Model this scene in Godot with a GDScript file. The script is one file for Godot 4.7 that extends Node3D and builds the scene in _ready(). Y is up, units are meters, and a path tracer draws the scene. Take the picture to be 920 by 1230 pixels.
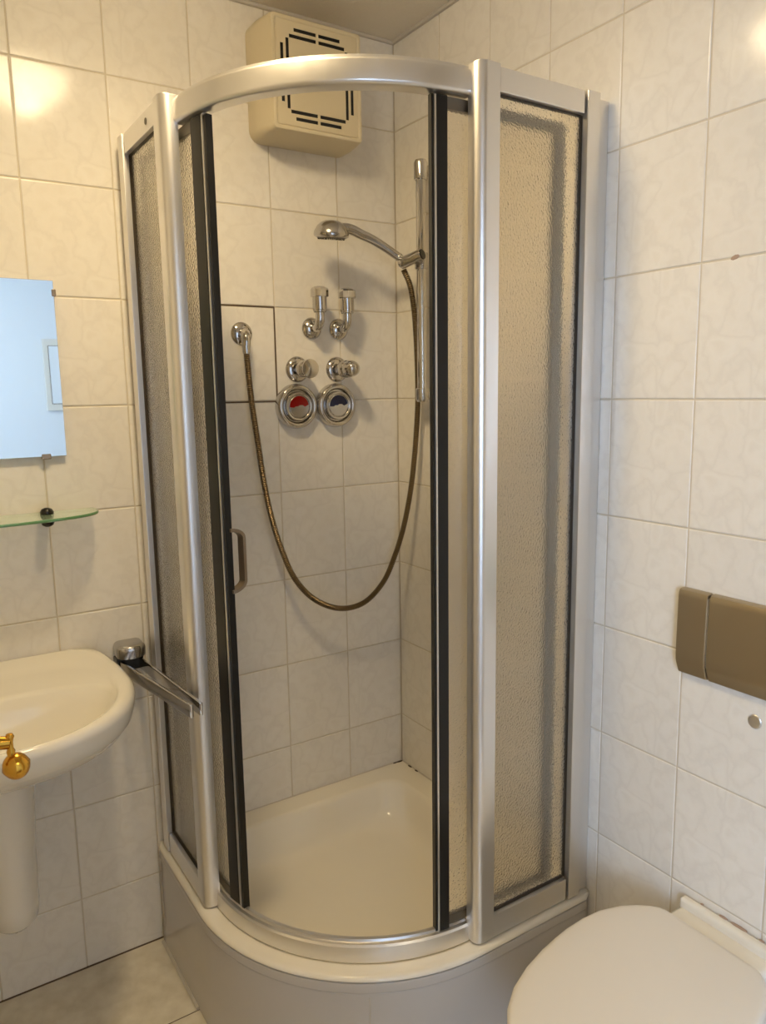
extends Node3D
# A tiled bathroom corner: quadrant shower, washbasin, wall-hung toilet. Corner of the two tiled walls = origin, floor y = 0.

# ------------------------------------------------------------------ mesh helpers
class Soup:
	var v := PackedVector3Array()
	func tri(a: Vector3, b: Vector3, c: Vector3) -> void:
		v.push_back(a); v.push_back(b); v.push_back(c)
	func quad(a: Vector3, b: Vector3, c: Vector3, d: Vector3) -> void:
		tri(a, b, c); tri(a, c, d)
	func orient(from: int) -> void:     # Godot: front faces run clockwise seen from outside
		if from >= v.size():
			return
		var o := v[from]
		var vol := 0.0
		for i in range(from, v.size(), 3):
			vol += (v[i] - o).dot((v[i + 1] - o).cross(v[i + 2] - o))
		if vol > 0.0:
			for i in range(from, v.size(), 3):
				var t := v[i + 1]
				v[i + 1] = v[i + 2]
				v[i + 2] = t
	func loft(rings: Array, cap0 := true, cap1 := true, closed := true) -> void:
		var from := v.size()
		var n: int = rings[0].size()
		for r in rings.size() - 1:
			var a: PackedVector3Array = rings[r]
			var b: PackedVector3Array = rings[r + 1]
			for i in (n if closed else n - 1):
				var j := (i + 1) % n
				quad(a[i], a[j], b[j], b[i])
		if cap0: cap(rings[0], true)
		if cap1: cap(rings[rings.size() - 1], false)
		orient(from)
	func loop(rings: Array) -> void:    # rings joined end to start (a torus)
		var from := v.size()
		var n: int = rings[0].size()
		for r in rings.size():
			var a: PackedVector3Array = rings[r]
			var b: PackedVector3Array = rings[(r + 1) % rings.size()]
			for i in n:
				var j := (i + 1) % n
				quad(a[i], a[j], b[j], b[i])
		orient(from)
	func cap(r: PackedVector3Array, first: bool) -> void:
		var c := Vector3.ZERO
		for p in r: c += p
		c /= r.size()
		for i in r.size():
			var j := (i + 1) % r.size()
			if first: tri(c, r[j], r[i])
			else: tri(c, r[i], r[j])
	func box(c: Vector3, s: Vector3, r := 0.002, seg := 2, xf := Transform3D()) -> void:
		r = minf(r, minf(s.x, minf(s.y, s.z)) * 0.49)
		var rings := []
		var h := s * 0.5
		var steps := []
		for k in seg + 1:
			var a := PI * 0.5 * k / seg
			steps.append([r * (1.0 - sin(a)), -h.y + r * (1.0 - cos(a))])
		for k in seg + 1:
			var a := PI * 0.5 * (seg - k) / seg
			steps.append([r * (1.0 - sin(a)), h.y - r * (1.0 - cos(a))])
		for st in steps:
			var ring := PackedVector3Array()
			var rr: float = maxf(r - st[0], 0.00002)
			for q in 4:
				var cx: float = (h.x - r) * (1 if q == 0 or q == 3 else -1)
				var cz: float = (h.z - r) * (1 if q < 2 else -1)
				for k in seg + 1:
					var a := PI * 0.5 * (q + float(k) / seg)
					ring.push_back(xf * (c + Vector3(cx + rr * cos(a), st[1], cz + rr * sin(a))))
			rings.append(ring)
		loft(rings)
	func lathe(profile: Array, xf := Transform3D(), n := 32) -> void:
		var rings := []
		for p in profile:
			var ring := PackedVector3Array()
			for i in n:
				var a := TAU * i / n
				ring.push_back(xf * Vector3(maxf(p.x, 0.00001) * cos(a), p.y, maxf(p.x, 0.00001) * sin(a)))
			rings.append(ring)
		loft(rings)
	func tube(path: Array, radii: Array, n := 12, sx := 1.0) -> void:
		var rings := []
		var up := Vector3.UP
		for i in path.size():
			var d: Vector3 = (path[mini(i + 1, path.size() - 1)] - path[maxi(i - 1, 0)]).normalized()
			if i == 0:
				up = Vector3.UP if absf(d.y) < 0.9 else Vector3.RIGHT
			up = (up - d * up.dot(d)).normalized()
			var side := d.cross(up)
			var ring := PackedVector3Array()
			var r: float = radii[i] if radii.size() > 1 else radii[0]
			for k in n:
				var a := TAU * k / n
				ring.push_back(path[i] + side * r * sx * cos(a) + up * r * sin(a))
			rings.append(ring)
		loft(rings)
	func extrude(poly: PackedVector2Array, z0: float, z1: float, xf := Transform3D()) -> void:
		var from := v.size()
		var idx := Geometry2D.triangulate_polygon(poly)
		for i in range(0, idx.size(), 3):
			var a := poly[idx[i]]; var b := poly[idx[i + 1]]; var c := poly[idx[i + 2]]
			tri(xf * Vector3(a.x, a.y, z0), xf * Vector3(b.x, b.y, z0), xf * Vector3(c.x, c.y, z0))
			tri(xf * Vector3(a.x, a.y, z1), xf * Vector3(c.x, c.y, z1), xf * Vector3(b.x, b.y, z1))
		var cw := Geometry2D.is_polygon_clockwise(poly)
		var sides := v.size()
		for i in poly.size():
			var a := poly[i]; var b := poly[(i + 1) % poly.size()]
			quad(xf * Vector3(a.x, a.y, z0), xf * Vector3(b.x, b.y, z0), xf * Vector3(b.x, b.y, z1), xf * Vector3(a.x, a.y, z1))
		# make the caps agree with the sides
		var n_side := (v[sides + 2] - v[sides]).cross(v[sides + 1] - v[sides])
		var a0 := poly[0]; var b0 := poly[1]
		var out2 := Vector2(b0.y - a0.y, a0.x - b0.x) * (-1.0 if cw else 1.0)
		var out3 := (xf.basis * Vector3(out2.x, out2.y, 0)) * signf(1.0)
		if n_side.dot(out3) < 0.0:
			for i in range(sides, v.size(), 3):
				var t := v[i + 1]; v[i + 1] = v[i + 2]; v[i + 2] = t
		var low_out := xf.basis * Vector3(0, 0, -1 if z1 > z0 else 1)
		for i in range(from, sides, 6):
			for k in 2:
				var q := i + 3 * k
				var nn := (v[q + 2] - v[q]).cross(v[q + 1] - v[q])
				if nn.dot(low_out * (1.0 if k == 0 else -1.0)) < 0.0:
					var t := v[q + 1]; v[q + 1] = v[q + 2]; v[q + 2] = t
	func mesh(angle := 40.0) -> ArrayMesh:
		var lim := cos(deg_to_rad(angle))
		var nf := v.size() / 3
		var fn := PackedVector3Array(); fn.resize(nf)
		var at := {}
		for f in nf:
			var n := (v[f * 3 + 2] - v[f * 3]).cross(v[f * 3 + 1] - v[f * 3])
			fn[f] = n
			for k in 3:
				var key := Vector3i((v[f * 3 + k] * 50000.0).round())
				if not at.has(key): at[key] = PackedInt32Array()
				at[key].push_back(f)
		var nn := PackedVector3Array(); nn.resize(v.size())
		var uv := PackedVector2Array(); uv.resize(v.size())
		for f in nf:
			var own := fn[f].normalized()
			var ax := own.abs()
			for k in 3:
				var p := v[f * 3 + k]
				var s := Vector3.ZERO
				for g in at[Vector3i((p * 50000.0).round())]:
					if fn[g].normalized().dot(own) > lim: s += fn[g]
				nn[f * 3 + k] = s.normalized() if s.length() > 0.0 else (own if own.length() > 0.5 else Vector3.UP)
				if ax.x > ax.y and ax.x > ax.z: uv[f * 3 + k] = Vector2(p.z, -p.y)
				elif ax.y > ax.z: uv[f * 3 + k] = Vector2(p.x, p.z)
				else: uv[f * 3 + k] = Vector2(p.x, -p.y)
		var arr := []; arr.resize(Mesh.ARRAY_MAX)
		arr[Mesh.ARRAY_VERTEX] = v; arr[Mesh.ARRAY_NORMAL] = nn; arr[Mesh.ARRAY_TEX_UV] = uv
		var m := ArrayMesh.new()
		m.add_surface_from_arrays(Mesh.PRIMITIVE_TRIANGLES, arr)
		return m

var M := {}
var taken := {}

func numbered(called: String) -> String:
	var k: int = taken.get(called, -1) + 1
	taken[called] = k
	return called if k == 0 else "%s_%03d" % [called, k]

func thing(called: String, label: String, category: String, at := Vector3.ZERO, group := "") -> Node3D:
	var o := Node3D.new()
	o.name = numbered(called); o.position = at
	add_child(o)
	tag(o, label, category, group)
	return o

func tag(o: Node3D, label: String, category: String, group := "") -> void:
	o.set_meta("label", label); o.set_meta("category", category)
	if group: o.set_meta("group", group)

func put(called: String, mesh: Mesh, mat: Material, parent: Node = self) -> MeshInstance3D:   # vertices in world place; the parent's own offset is taken off
	var o := MeshInstance3D.new()
	o.name = numbered(called) if parent == self else called
	o.mesh = mesh; o.material_override = mat
	parent.add_child(o, true)
	var off := Vector3.ZERO
	var p: Node = parent
	while p is Node3D and p != self:
		off += p.position
		p = p.get_parent()
	o.position = -off
	return o

func part(called: String, s: Soup, mat: Material, parent: Node = self, angle := 40.0) -> MeshInstance3D:
	return put(called, s.mesh(angle), mat, parent)

func struct(called: String, s: Soup, mat: Material, label := "") -> MeshInstance3D:
	var o := put(called, s.mesh(), mat)
	o.set_meta("kind", "structure")
	if label:
		o.set_meta("label", label); o.set_meta("category", called.get_slice("_", 0))
	return o

func slab(a: Vector3, b: Vector3, r := 0.0005) -> Soup:
	var s := Soup.new()
	s.box((a + b) * 0.5, (b - a).abs(), r, 1)
	return s

func align(at: Vector3, y_axis: Vector3) -> Transform3D:      # local +y runs along y_axis
	var y := y_axis.normalized()
	var x := (Vector3.UP if absf(y.y) < 0.9 else Vector3.RIGHT).cross(y).normalized()
	return Transform3D(Basis(x, y, x.cross(y)), at)

func mat(color: Color, rough: float, metal := 0.0) -> StandardMaterial3D:
	var m := StandardMaterial3D.new()
	m.albedo_color = color; m.roughness = rough; m.metallic = metal
	return m

func noise(freq: float, sd: int, kind := FastNoiseLite.TYPE_SIMPLEX_SMOOTH, octaves := 3) -> FastNoiseLite:
	var n := FastNoiseLite.new()
	n.seed = sd; n.frequency = freq; n.noise_type = kind
	n.fractal_type = FastNoiseLite.FRACTAL_FBM if octaves > 1 else FastNoiseLite.FRACTAL_NONE
	n.fractal_octaves = octaves
	return n

func tex(n: FastNoiseLite, size := 512, bump := 0.0, ramp: Gradient = null) -> NoiseTexture2D:
	var t := NoiseTexture2D.new()
	t.width = size; t.height = size; t.seamless = true; t.noise = n
	if bump > 0.0:
		t.as_normal_map = true; t.bump_strength = bump
	if ramp: t.color_ramp = ramp
	return t

func ramp(stops: Array) -> Gradient:
	var g := Gradient.new()
	var off := PackedFloat32Array(); var col := PackedColorArray()
	for s in stops:
		off.push_back(s[0]); col.push_back(s[1])
	g.offsets = off; g.colors = col
	return g

func materials() -> void:
	var vein := noise(0.004, 7, FastNoiseLite.TYPE_SIMPLEX_SMOOTH, 4)
	vein.domain_warp_enabled = true; vein.domain_warp_amplitude = 40.0; vein.domain_warp_frequency = 0.012
	var marble := tex(vein, 512, 0.0, ramp([[0.0, Color(0.945, 0.922, 0.88)], [0.3, Color(0.962, 0.942, 0.905)], [0.38, Color(0.956, 0.935, 0.896)], [0.48, Color(0.94, 0.918, 0.88)], [0.58, Color(0.956, 0.935, 0.896)], [0.75, Color(0.967, 0.948, 0.912)], [1.0, Color(0.945, 0.922, 0.88)]]))
	var wavy := tex(noise(0.006, 11, FastNoiseLite.TYPE_SIMPLEX_SMOOTH, 2), 256, 3.0)
	for k in 4:
		var m := mat(Color(0.985, 0.985, 0.98).darkened(0.006 * k), 0.13)
		m.albedo_texture = marble
		m.normal_enabled = true; m.normal_texture = wavy; m.normal_scale = 0.22
		m.uv1_offset = Vector3(0.29 * k, 0.37 * k, 0)
		M["tile%d" % k] = m
	var fm := mat(Color(0.97, 0.96, 0.93), 0.3)
	fm.albedo_texture = tex(noise(0.008, 21, FastNoiseLite.TYPE_SIMPLEX_SMOOTH, 4), 512, 0.0, ramp([[0.0, Color(0.86, 0.83, 0.76)], [0.5, Color(0.91, 0.885, 0.83)], [1.0, Color(0.95, 0.93, 0.88)]]))
	M.floor_tile = fm
	M.grout = mat(Color(0.84, 0.8, 0.72), 0.8)
	M.grout_dark = mat(Color(0.4, 0.33, 0.26), 0.85)
	M.paint = mat(Color(0.93, 0.9, 0.84), 0.8)
	M.paint.normal_enabled = true
	M.paint.normal_texture = tex(noise(0.08, 5), 256, 4.0)
	M.paint.normal_scale = 0.3; M.paint.uv1_triplanar = true; M.paint.uv1_world_triplanar = true; M.paint.uv1_scale = Vector3(4, 4, 4)
	M.hall = mat(Color(0.93, 0.94, 0.95), 0.8)
	M.wood = mat(Color(0.5, 0.38, 0.26), 0.5)
	M.chrome = mat(Color(0.8, 0.79, 0.78), 0.07, 1.0)
	M.chrome_soft = mat(Color(0.74, 0.73, 0.72), 0.16, 1.0)
	var al := mat(Color(0.9, 0.89, 0.875), 0.34, 0.95)
	al.roughness_texture = tex(noise(0.02, 31), 256, 0.0, ramp([[0.0, Color(0.8, 0.8, 0.8)], [1.0, Color(1, 1, 1)]]))
	al.uv1_triplanar = true; al.uv1_world_triplanar = true; al.uv1_scale = Vector3(6, 0.6, 6)
	M.alu = al
	M.alu_dark = mat(Color(0.5, 0.48, 0.45), 0.4, 1.0)
	M.rubber = mat(Color(0.07, 0.065, 0.06), 0.35)
	M.rubber_brown = mat(Color(0.24, 0.2, 0.15), 0.4)
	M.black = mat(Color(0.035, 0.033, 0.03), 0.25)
	M.ceramic = mat(Color(0.93, 0.91, 0.865), 0.1)
	M.ceramic.clearcoat_enabled = true; M.ceramic.clearcoat = 0.4; M.ceramic.clearcoat_roughness = 0.05
	M.lid = mat(Color(0.91, 0.885, 0.84), 0.4)
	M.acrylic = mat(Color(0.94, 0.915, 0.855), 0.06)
	M.apron = mat(Color(0.8, 0.78, 0.755), 0.13)  # same acrylic as the basin; shade on the front painted in as darker colour
	M.fan = mat(Color(0.85, 0.8, 0.68), 0.45)
	M.silicone = mat(Color(0.8, 0.77, 0.72), 0.4)
	M.mould = mat(Color(0.2, 0.15, 0.1), 0.8)
	M.hose = mat(Color(0.47, 0.41, 0.32), 0.36, 1.0)
	M.chip = mat(Color(0.7, 0.6, 0.52), 0.7)
	M.flush = mat(Color(0.71, 0.65, 0.54), 0.32, 0.9)
	M.brass = mat(Color(0.83, 0.62, 0.24), 0.18, 1.0)
	M.red = mat(Color(0.5, 0.02, 0.02), 0.15)
	M.blue = mat(Color(0.03, 0.07, 0.22), 0.15)
	M.handle = mat(Color(0.62, 0.56, 0.49), 0.3, 0.7)
	# textured (rain-pattern) pane: clear sheet with a frosted share
	var bumps := noise(0.055, 41, FastNoiseLite.TYPE_SIMPLEX_SMOOTH, 2)
	var fr := mat(Color(0.99, 0.97, 0.92, 0.06), 0.14)
	fr.refraction_enabled = true; fr.refraction_scale = 0.05
	fr.normal_enabled = true; fr.normal_texture = tex(bumps, 512, 4.0); fr.normal_scale = 0.47
	fr.uv1_triplanar = true; fr.uv1_world_triplanar = true; fr.uv1_scale = Vector3(5, 5, 5)
	M.frosted = fr
	var cg := mat(Color(0.8, 0.92, 0.78, 0.3), 0.04)
	cg.transparency = BaseMaterial3D.TRANSPARENCY_ALPHA
	M.glass = cg
	M.glass_edge = mat(Color(0.42, 0.6, 0.42), 0.15)
	M.mirror = mat(Color(0.9, 0.95, 0.96), 0.015, 1.0)
	M.clip = mat(Color(0.62, 0.56, 0.5), 0.2, 0.5)
	var lampm := mat(Color(1, 0.95, 0.85), 0.4)
	lampm.emission_enabled = true; lampm.emission = Color(1.0, 0.905, 0.73); lampm.emission_energy_multiplier = 17.0
	M.lamp = lampm

# ------------------------------------------------------------------ the room
const H_ROOM := 2.43
const TH := 0.25        # row height; a joint lies at y = 1.444 + k * 0.25
const Y0 := 1.444
const J := 0.003
var tile_meshes := {}

func tile_mesh(w: float, h: float) -> ArrayMesh:      # front at z = 0, centred; a glazed tile with softly rounded edges
	var key := Vector2i(roundi(w * 10000), roundi(h * 10000))
	if tile_meshes.has(key): return tile_meshes[key]
	var prof := [[0.0, -0.006], [0.0, -0.0016], [0.0004, -0.0007], [0.0012, -0.0002], [0.003, 0.0]]
	var st := PackedVector3Array(); var nn := PackedVector3Array(); var uv := PackedVector2Array(); var ix := PackedInt32Array()
	var nrm := [Vector2(1, 0), Vector2(1, 0.15), Vector2(0.75, 0.65), Vector2(0.3, 0.95), Vector2(0, 1)]
	for s in 4:          # four sides, each a bevel strip
		for k in prof.size():
			for e in 2:
				var i: float = prof[k][0]
				var hx := w * 0.5 - i; var hy := h * 0.5 - i
				var c: Array = [Vector2(-hx, -hy), Vector2(hx, -hy), Vector2(hx, hy), Vector2(-hx, hy)]
				var p: Vector2 = c[(s + e) % 4]
				var o: Vector2 = [Vector2(0, -1), Vector2(1, 0), Vector2(0, 1), Vector2(-1, 0)][s]
				st.push_back(Vector3(p.x, p.y, prof[k][1]))
				var q: Vector2 = nrm[k].normalized()
				nn.push_back(Vector3(o.x * q.x, o.y * q.x, q.y))
				uv.push_back(Vector2(p.x / 0.25 + 0.5, 0.5 - p.y / 0.25))
		var b := s * prof.size() * 2
		for k in prof.size() - 1:
			var a0 := b + k * 2
			ix.append_array([a0, a0 + 2, a0 + 1, a0 + 1, a0 + 2, a0 + 3])
	var b2 := st.size()
	for p in [Vector2(-1, -1), Vector2(1, -1), Vector2(1, 1), Vector2(-1, 1)]:
		var q := Vector2(p.x * (w * 0.5 - 0.003), p.y * (h * 0.5 - 0.003))
		st.push_back(Vector3(q.x, q.y, 0)); nn.push_back(Vector3(0, 0, 1)); uv.push_back(Vector2(q.x / 0.25 + 0.5, 0.5 - q.y / 0.25))
	ix.append_array([b2, b2 + 2, b2 + 1, b2, b2 + 3, b2 + 2])
	var arr := []; arr.resize(Mesh.ARRAY_MAX)
	arr[Mesh.ARRAY_VERTEX] = st; arr[Mesh.ARRAY_NORMAL] = nn; arr[Mesh.ARRAY_TEX_UV] = uv; arr[Mesh.ARRAY_INDEX] = ix
	var m := ArrayMesh.new()
	m.add_surface_from_arrays(Mesh.PRIMITIVE_TRIANGLES, arr)
	tile_meshes[key] = m
	return m

func tile(parent: Node, called: String, w: float, h: float, xf: Transform3D, m: Material) -> MeshInstance3D:
	var o := MeshInstance3D.new()
	o.name = called; o.mesh = tile_mesh(w - J, h - J); o.material_override = m; o.transform = xf
	parent.add_child(o, true)
	return o

func room(rng: RandomNumberGenerator) -> void:
	var rows := []
	for k in range(-6, 5):
		rows.append([maxf(Y0 + k * TH, 0.0), minf(Y0 + (k + 1) * TH, H_ROOM)])
	rows = rows.filter(func(r): return r[1] - r[0] > 0.02)
	# back wall, x from the corner to the left
	var wb := struct("wall_back", slab(Vector3(-1.87, 0, -0.12), Vector3(0.12, H_ROOM, -0.0016)), M.grout)
	var xs := [0.0]
	for k in 9: xs.append(maxf(-(0.193 + 0.2008 * k), -1.75))
	for i in xs.size() - 1:
		for r in rows:
			if i == 2 and absf(r[0] - (Y0 + 0.0)) < 0.01: continue       # this one is the inspection panel
			var w: float = xs[i] - xs[i + 1]
			var tilt := Basis.from_euler(Vector3(rng.randf_range(-1, 1), rng.randf_range(-1, 1), 0) * 0.0022)
			tile(wb, "tile", w, r[1] - r[0], Transform3D(tilt, Vector3((xs[i] + xs[i + 1]) * 0.5, (r[0] + r[1]) * 0.5, 0)), M["tile%d" % rng.randi_range(0, 3)])
	# right wall, z from the corner to the camera
	var wr := struct("wall_right", slab(Vector3(0.0016, 0, -0.0016), Vector3(0.12, H_ROOM, 2.15)), M.grout)
	var zs := [0.0]
	for k in 11: zs.append(0.2097 + 0.1996 * k)
	for i in zs.size() - 1:
		if zs[i] > 1.85: continue
		for r in rows:
			var w: float = zs[i + 1] - zs[i]
			var tilt := Basis.from_euler(Vector3(rng.randf_range(-1, 1), rng.randf_range(-1, 1), 0) * 0.0022)
			tile(wr, "tile", w, r[1] - r[0], Transform3D(Basis(Vector3.UP, -PI / 2) * tilt, Vector3(0, (r[0] + r[1]) * 0.5, (zs[i] + zs[i + 1]) * 0.5)), M["tile%d" % rng.randi_range(0, 3)])
	# chipped joint on the right wall
	var chip := Soup.new()
	chip.lathe([Vector2(0.0, 0.0012), Vector2(0.0045, 0.001), Vector2(0.006, 0.0)], Transform3D(Basis(Vector3(0, 0.8, 0), Vector3(-1, 0, 0), Vector3(0, 0.35, 1.5)), Vector3(0.0004, 1.6945, 1.076)), 7)
	part("grout_chip", chip, M.chip, wr)
	# floor
	var fl := struct("floor", slab(Vector3(-1.87, -0.12, -0.12), Vector3(0.12, -0.0016, 2.27)), M.grout_dark)
	var fx := [0.0, -0.42, -0.82 + 0.2, -1.22, -1.75]
	var fz := [0.0, 0.296, 0.696, 1.096, 1.496, 1.896, 2.15]
	for i in fx.size() - 1:
		for j in fz.size() - 1:
			tile(fl, "tile", fx[i] - fx[i + 1], fz[j + 1] - fz[j], Transform3D(Basis(Vector3.RIGHT, -PI / 2), Vector3((fx[i] + fx[i + 1]) * 0.5, 0, (fz[j] + fz[j + 1]) * 0.5)), M.floor_tile)
	struct("ceiling", slab(Vector3(-1.87, H_ROOM, -0.12), Vector3(0.12, H_ROOM + 0.12, 2.27)), M.paint)
	struct("wall_left", slab(Vector3(-1.87, 0, 0), Vector3(-1.75, H_ROOM, 2.15)), M.tile1)
	# sealant along the edges
	var tr := Soup.new()
	tr.tube([Vector3(-1.74, H_ROOM - 0.002, 0.002), Vector3(-0.002, H_ROOM - 0.002, 0.002)], [0.007], 8)
	tr.tube([Vector3(-0.002, H_ROOM - 0.002, 0.002), Vector3(-0.002, H_ROOM - 0.002, 2.14)], [0.007], 8)
	struct("trim_1", tr, M.silicone)
	var dk := Soup.new()
	dk.tube([Vector3(-1.74, 0.0, 0.0), Vector3(-0.8, 0.0, 0.0)], [0.0028], 6)
	struct("trim_2", dk, M.grout_dark)
	# front wall with the doorway behind the camera
	var X0 := -1.36; var X1 := -0.46; var DH := 2.03
	var fw := Soup.new()
	fw.box(Vector3((-1.87 + X0) * 0.5, H_ROOM * 0.5, 2.21), Vector3(X0 + 1.87, H_ROOM, 0.12), 0.001, 1)
	fw.box(Vector3((0.12 + X1) * 0.5, H_ROOM * 0.5, 2.21), Vector3(0.12 - X1, H_ROOM, 0.12), 0.001, 1)
	fw.box(Vector3((X0 + X1) * 0.5, (DH + H_ROOM) * 0.5, 2.21), Vector3(X1 - X0, H_ROOM - DH, 0.12), 0.001, 1)
	struct("wall_front", fw, M.paint)
	var dr := Soup.new()
	dr.box(Vector3(X0 + 0.02, DH * 0.5, 1.66), Vector3(0.04, DH - 0.02, 0.94), 0.003)
	struct("door_1", dr, M.lid)
	# the hall beyond, with two windows
	var hz0 := 2.27; var hz1 := 4.0; var hx0 := -3.3; var hx1 := 0.7
	struct("floor_hall", slab(Vector3(hx0 - 0.12, -0.12, hz0), Vector3(hx1 + 0.12, -0.001, hz1 + 0.12)), M.wood)
	struct("ceiling_hall", slab(Vector3(hx0 - 0.12, H_ROOM, hz0), Vector3(hx1 + 0.12, H_ROOM + 0.12, hz1 + 0.12)), M.hall)
	struct("wall_hall_right", slab(Vector3(hx1, 0, hz0), Vector3(hx1 + 0.12, H_ROOM, hz1 + 0.12)), M.hall)
	var nf := Soup.new()
	nf.box(Vector3((hx0 - 0.12 - 1.87) * 0.5, H_ROOM * 0.5, 2.21), Vector3(-1.87 - hx0 + 0.12, H_ROOM, 0.12), 0.001, 1)
	nf.box(Vector3((hx1 + 0.12 + 0.12) * 0.5, H_ROOM * 0.5, 2.21), Vector3(hx1, H_ROOM, 0.12), 0.001, 1)
	struct("wall_hall_near", nf, M.hall)
	var wx0 := -3.2; var wx1 := -2.15; var wy0 := 0.85; var wy1 := 2.15
	var hb := Soup.new()
	hb.box(Vector3((hx0 - 0.12 + wx0) * 0.5, H_ROOM * 0.5, hz1 + 0.06), Vector3(wx0 - hx0 + 0.12, H_ROOM, 0.12), 0.001, 1)
	hb.box(Vector3((wx1 + hx1 + 0.12) * 0.5, H_ROOM * 0.5, hz1 + 0.06), Vector3(hx1 + 0.12 - wx1, H_ROOM, 0.12), 0.001, 1)
	hb.box(Vector3((wx0 + wx1) * 0.5, wy0 * 0.5, hz1 + 0.06), Vector3(wx1 - wx0, wy0, 0.12), 0.001, 1)
	hb.box(Vector3((wx0 + wx1) * 0.5, (wy1 + H_ROOM) * 0.5, hz1 + 0.06), Vector3(wx1 - wx0, H_ROOM - wy1, 0.12), 0.001, 1)
	struct("wall_hall_back", hb, M.hall)
	var sz0 := 2.45; var sz1 := 3.85
	var hl := Soup.new()
	hl.box(Vector3(hx0 - 0.06, H_ROOM * 0.5, (hz0 + sz0) * 0.5), Vector3(0.12, H_ROOM, sz0 - hz0), 0.001, 1)
	hl.box(Vector3(hx0 - 0.06, H_ROOM * 0.5, (sz1 + hz1) * 0.5), Vector3(0.12, H_ROOM, hz1 - sz1), 0.001, 1)
	hl.box(Vector3(hx0 - 0.06, wy0 * 0.5, (sz0 + sz1) * 0.5), Vector3(0.12, wy0, sz1 - sz0), 0.001, 1)
	hl.box(Vector3(hx0 - 0.06, (wy1 + H_ROOM) * 0.5, (sz0 + sz1) * 0.5), Vector3(0.12, H_ROOM - wy1, sz1 - sz0), 0.001, 1)
	struct("wall_hall_left", hl, M.hall)
	for k in 2:
		var win := Node3D.new()
		win.name = "window_%d" % (k + 1); win.set_meta("kind", "structure")
		add_child(win)
		var w := (wx1 - wx0) if k == 0 else (sz1 - sz0)
		var xf := Transform3D(Basis(), Vector3((wx0 + wx1) * 0.5, (wy0 + wy1) * 0.5, hz1 + 0.08))
		if k == 1: xf = Transform3D(Basis(Vector3.UP, PI / 2), Vector3(hx0 - 0.08, (wy0 + wy1) * 0.5, (sz0 + sz1) * 0.5))
		var f := Soup.new()
		for s in [-1.0, 1.0]:
			f.box(Vector3(s * (w * 0.5 - 0.025), 0, 0), Vector3(0.05, wy1 - wy0, 0.05), 0.003, 2, xf)
			f.box(Vector3(0, s * ((wy1 - wy0) * 0.5 - 0.025), 0), Vector3(w, 0.05, 0.05), 0.003, 2, xf)
		put("window_frame", f.mesh(), M.lid, win)
		var g := Soup.new()
		g.box(Vector3.ZERO, Vector3(w - 0.08, wy1 - wy0 - 0.08, 0.004), 0.001, 1, xf)
		put("pane", g.mesh(), M.glass, win)

func _ready() -> void:
	# camera (solved from the tile joints), sky, daylight, exposure
	var cam := Camera3D.new()
	cam.name = "camera"
	cam.position = Vector3(-1.298, 1.472, 1.916)
	cam.rotation = Vector3(-0.1593, -0.5741, -0.016)
	cam.fov = rad_to_deg(2.0 * atan(615.0 / 915.7))
	cam.near = 0.02
	add_child(cam)
	cam.current = true
	var sky := ProceduralSkyMaterial.new()
	sky.sky_top_color = Color(0.45, 0.62, 0.95); sky.sky_horizon_color = Color(0.75, 0.86, 1.0)
	sky.ground_bottom_color = Color(0.35, 0.36, 0.36); sky.ground_horizon_color = Color(0.6, 0.66, 0.72)
	sky.sky_energy_multiplier = 1.6; sky.ground_energy_multiplier = 0.9
	var env := Environment.new()
	env.background_mode = Environment.BG_SKY
	env.sky = Sky.new(); env.sky.sky_material = sky
	env.tonemap_mode = Environment.TONE_MAPPER_LINEAR
	env.tonemap_exposure = 0.97
	env.sdfgi_enabled = true; env.ssao_enabled = true; env.ssil_enabled = true
	var we := WorldEnvironment.new()
	we.name = "environment"; we.environment = env
	add_child(we)
	for k in 2:                       # daylight at the two hall windows
		var day := AreaLight3D.new()
		day.name = "window_daylight" if k == 0 else "window_daylight_side"
		day.area_size = Vector2(0.95, 1.2) if k == 0 else Vector2(1.3, 1.2)
		day.light_color = Color(0.77, 0.86, 1.0)
		day.light_energy = 8.0 if k == 0 else 3.0
		day.shadow_enabled = true
		day.position = Vector3(-2.67, 1.5, 4.03) if k == 0 else Vector3(-3.33, 1.5, 3.15)
		day.rotation.y = 0.0 if k == 0 else -PI / 2
		add_child(day)

	materials()
	var rng := RandomNumberGenerator.new()
	rng.seed = 5
	room(rng)
	shower()
	fan()
	fittings()
	shower_rail()
	basin()
	toilet()
	lamp_and_rest()

# ------------------------------------------------------------------ shower enclosure
const CX := -0.335
const CZ := 0.335

func arc_pt(r: float, deg: float, y: float) -> Vector3:      # 0 = right end (towards +z), 90 = left end (towards -x)
	var t := deg_to_rad(deg)
	return Vector3(CX - r * sin(t), y, CZ + r * cos(t))

func arc_bar(s: Soup, prof: Array, a0: float, a1: float, n: int) -> void:   # prof: Vector2(radius, y), closed
	var rings := []
	for k in n + 1:
		var ring := PackedVector3Array()
		for p in prof: ring.push_back(arc_pt(p.x, lerpf(a0, a1, float(k) / n), p.y))
		rings.append(ring)
	s.loft(rings)

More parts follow.
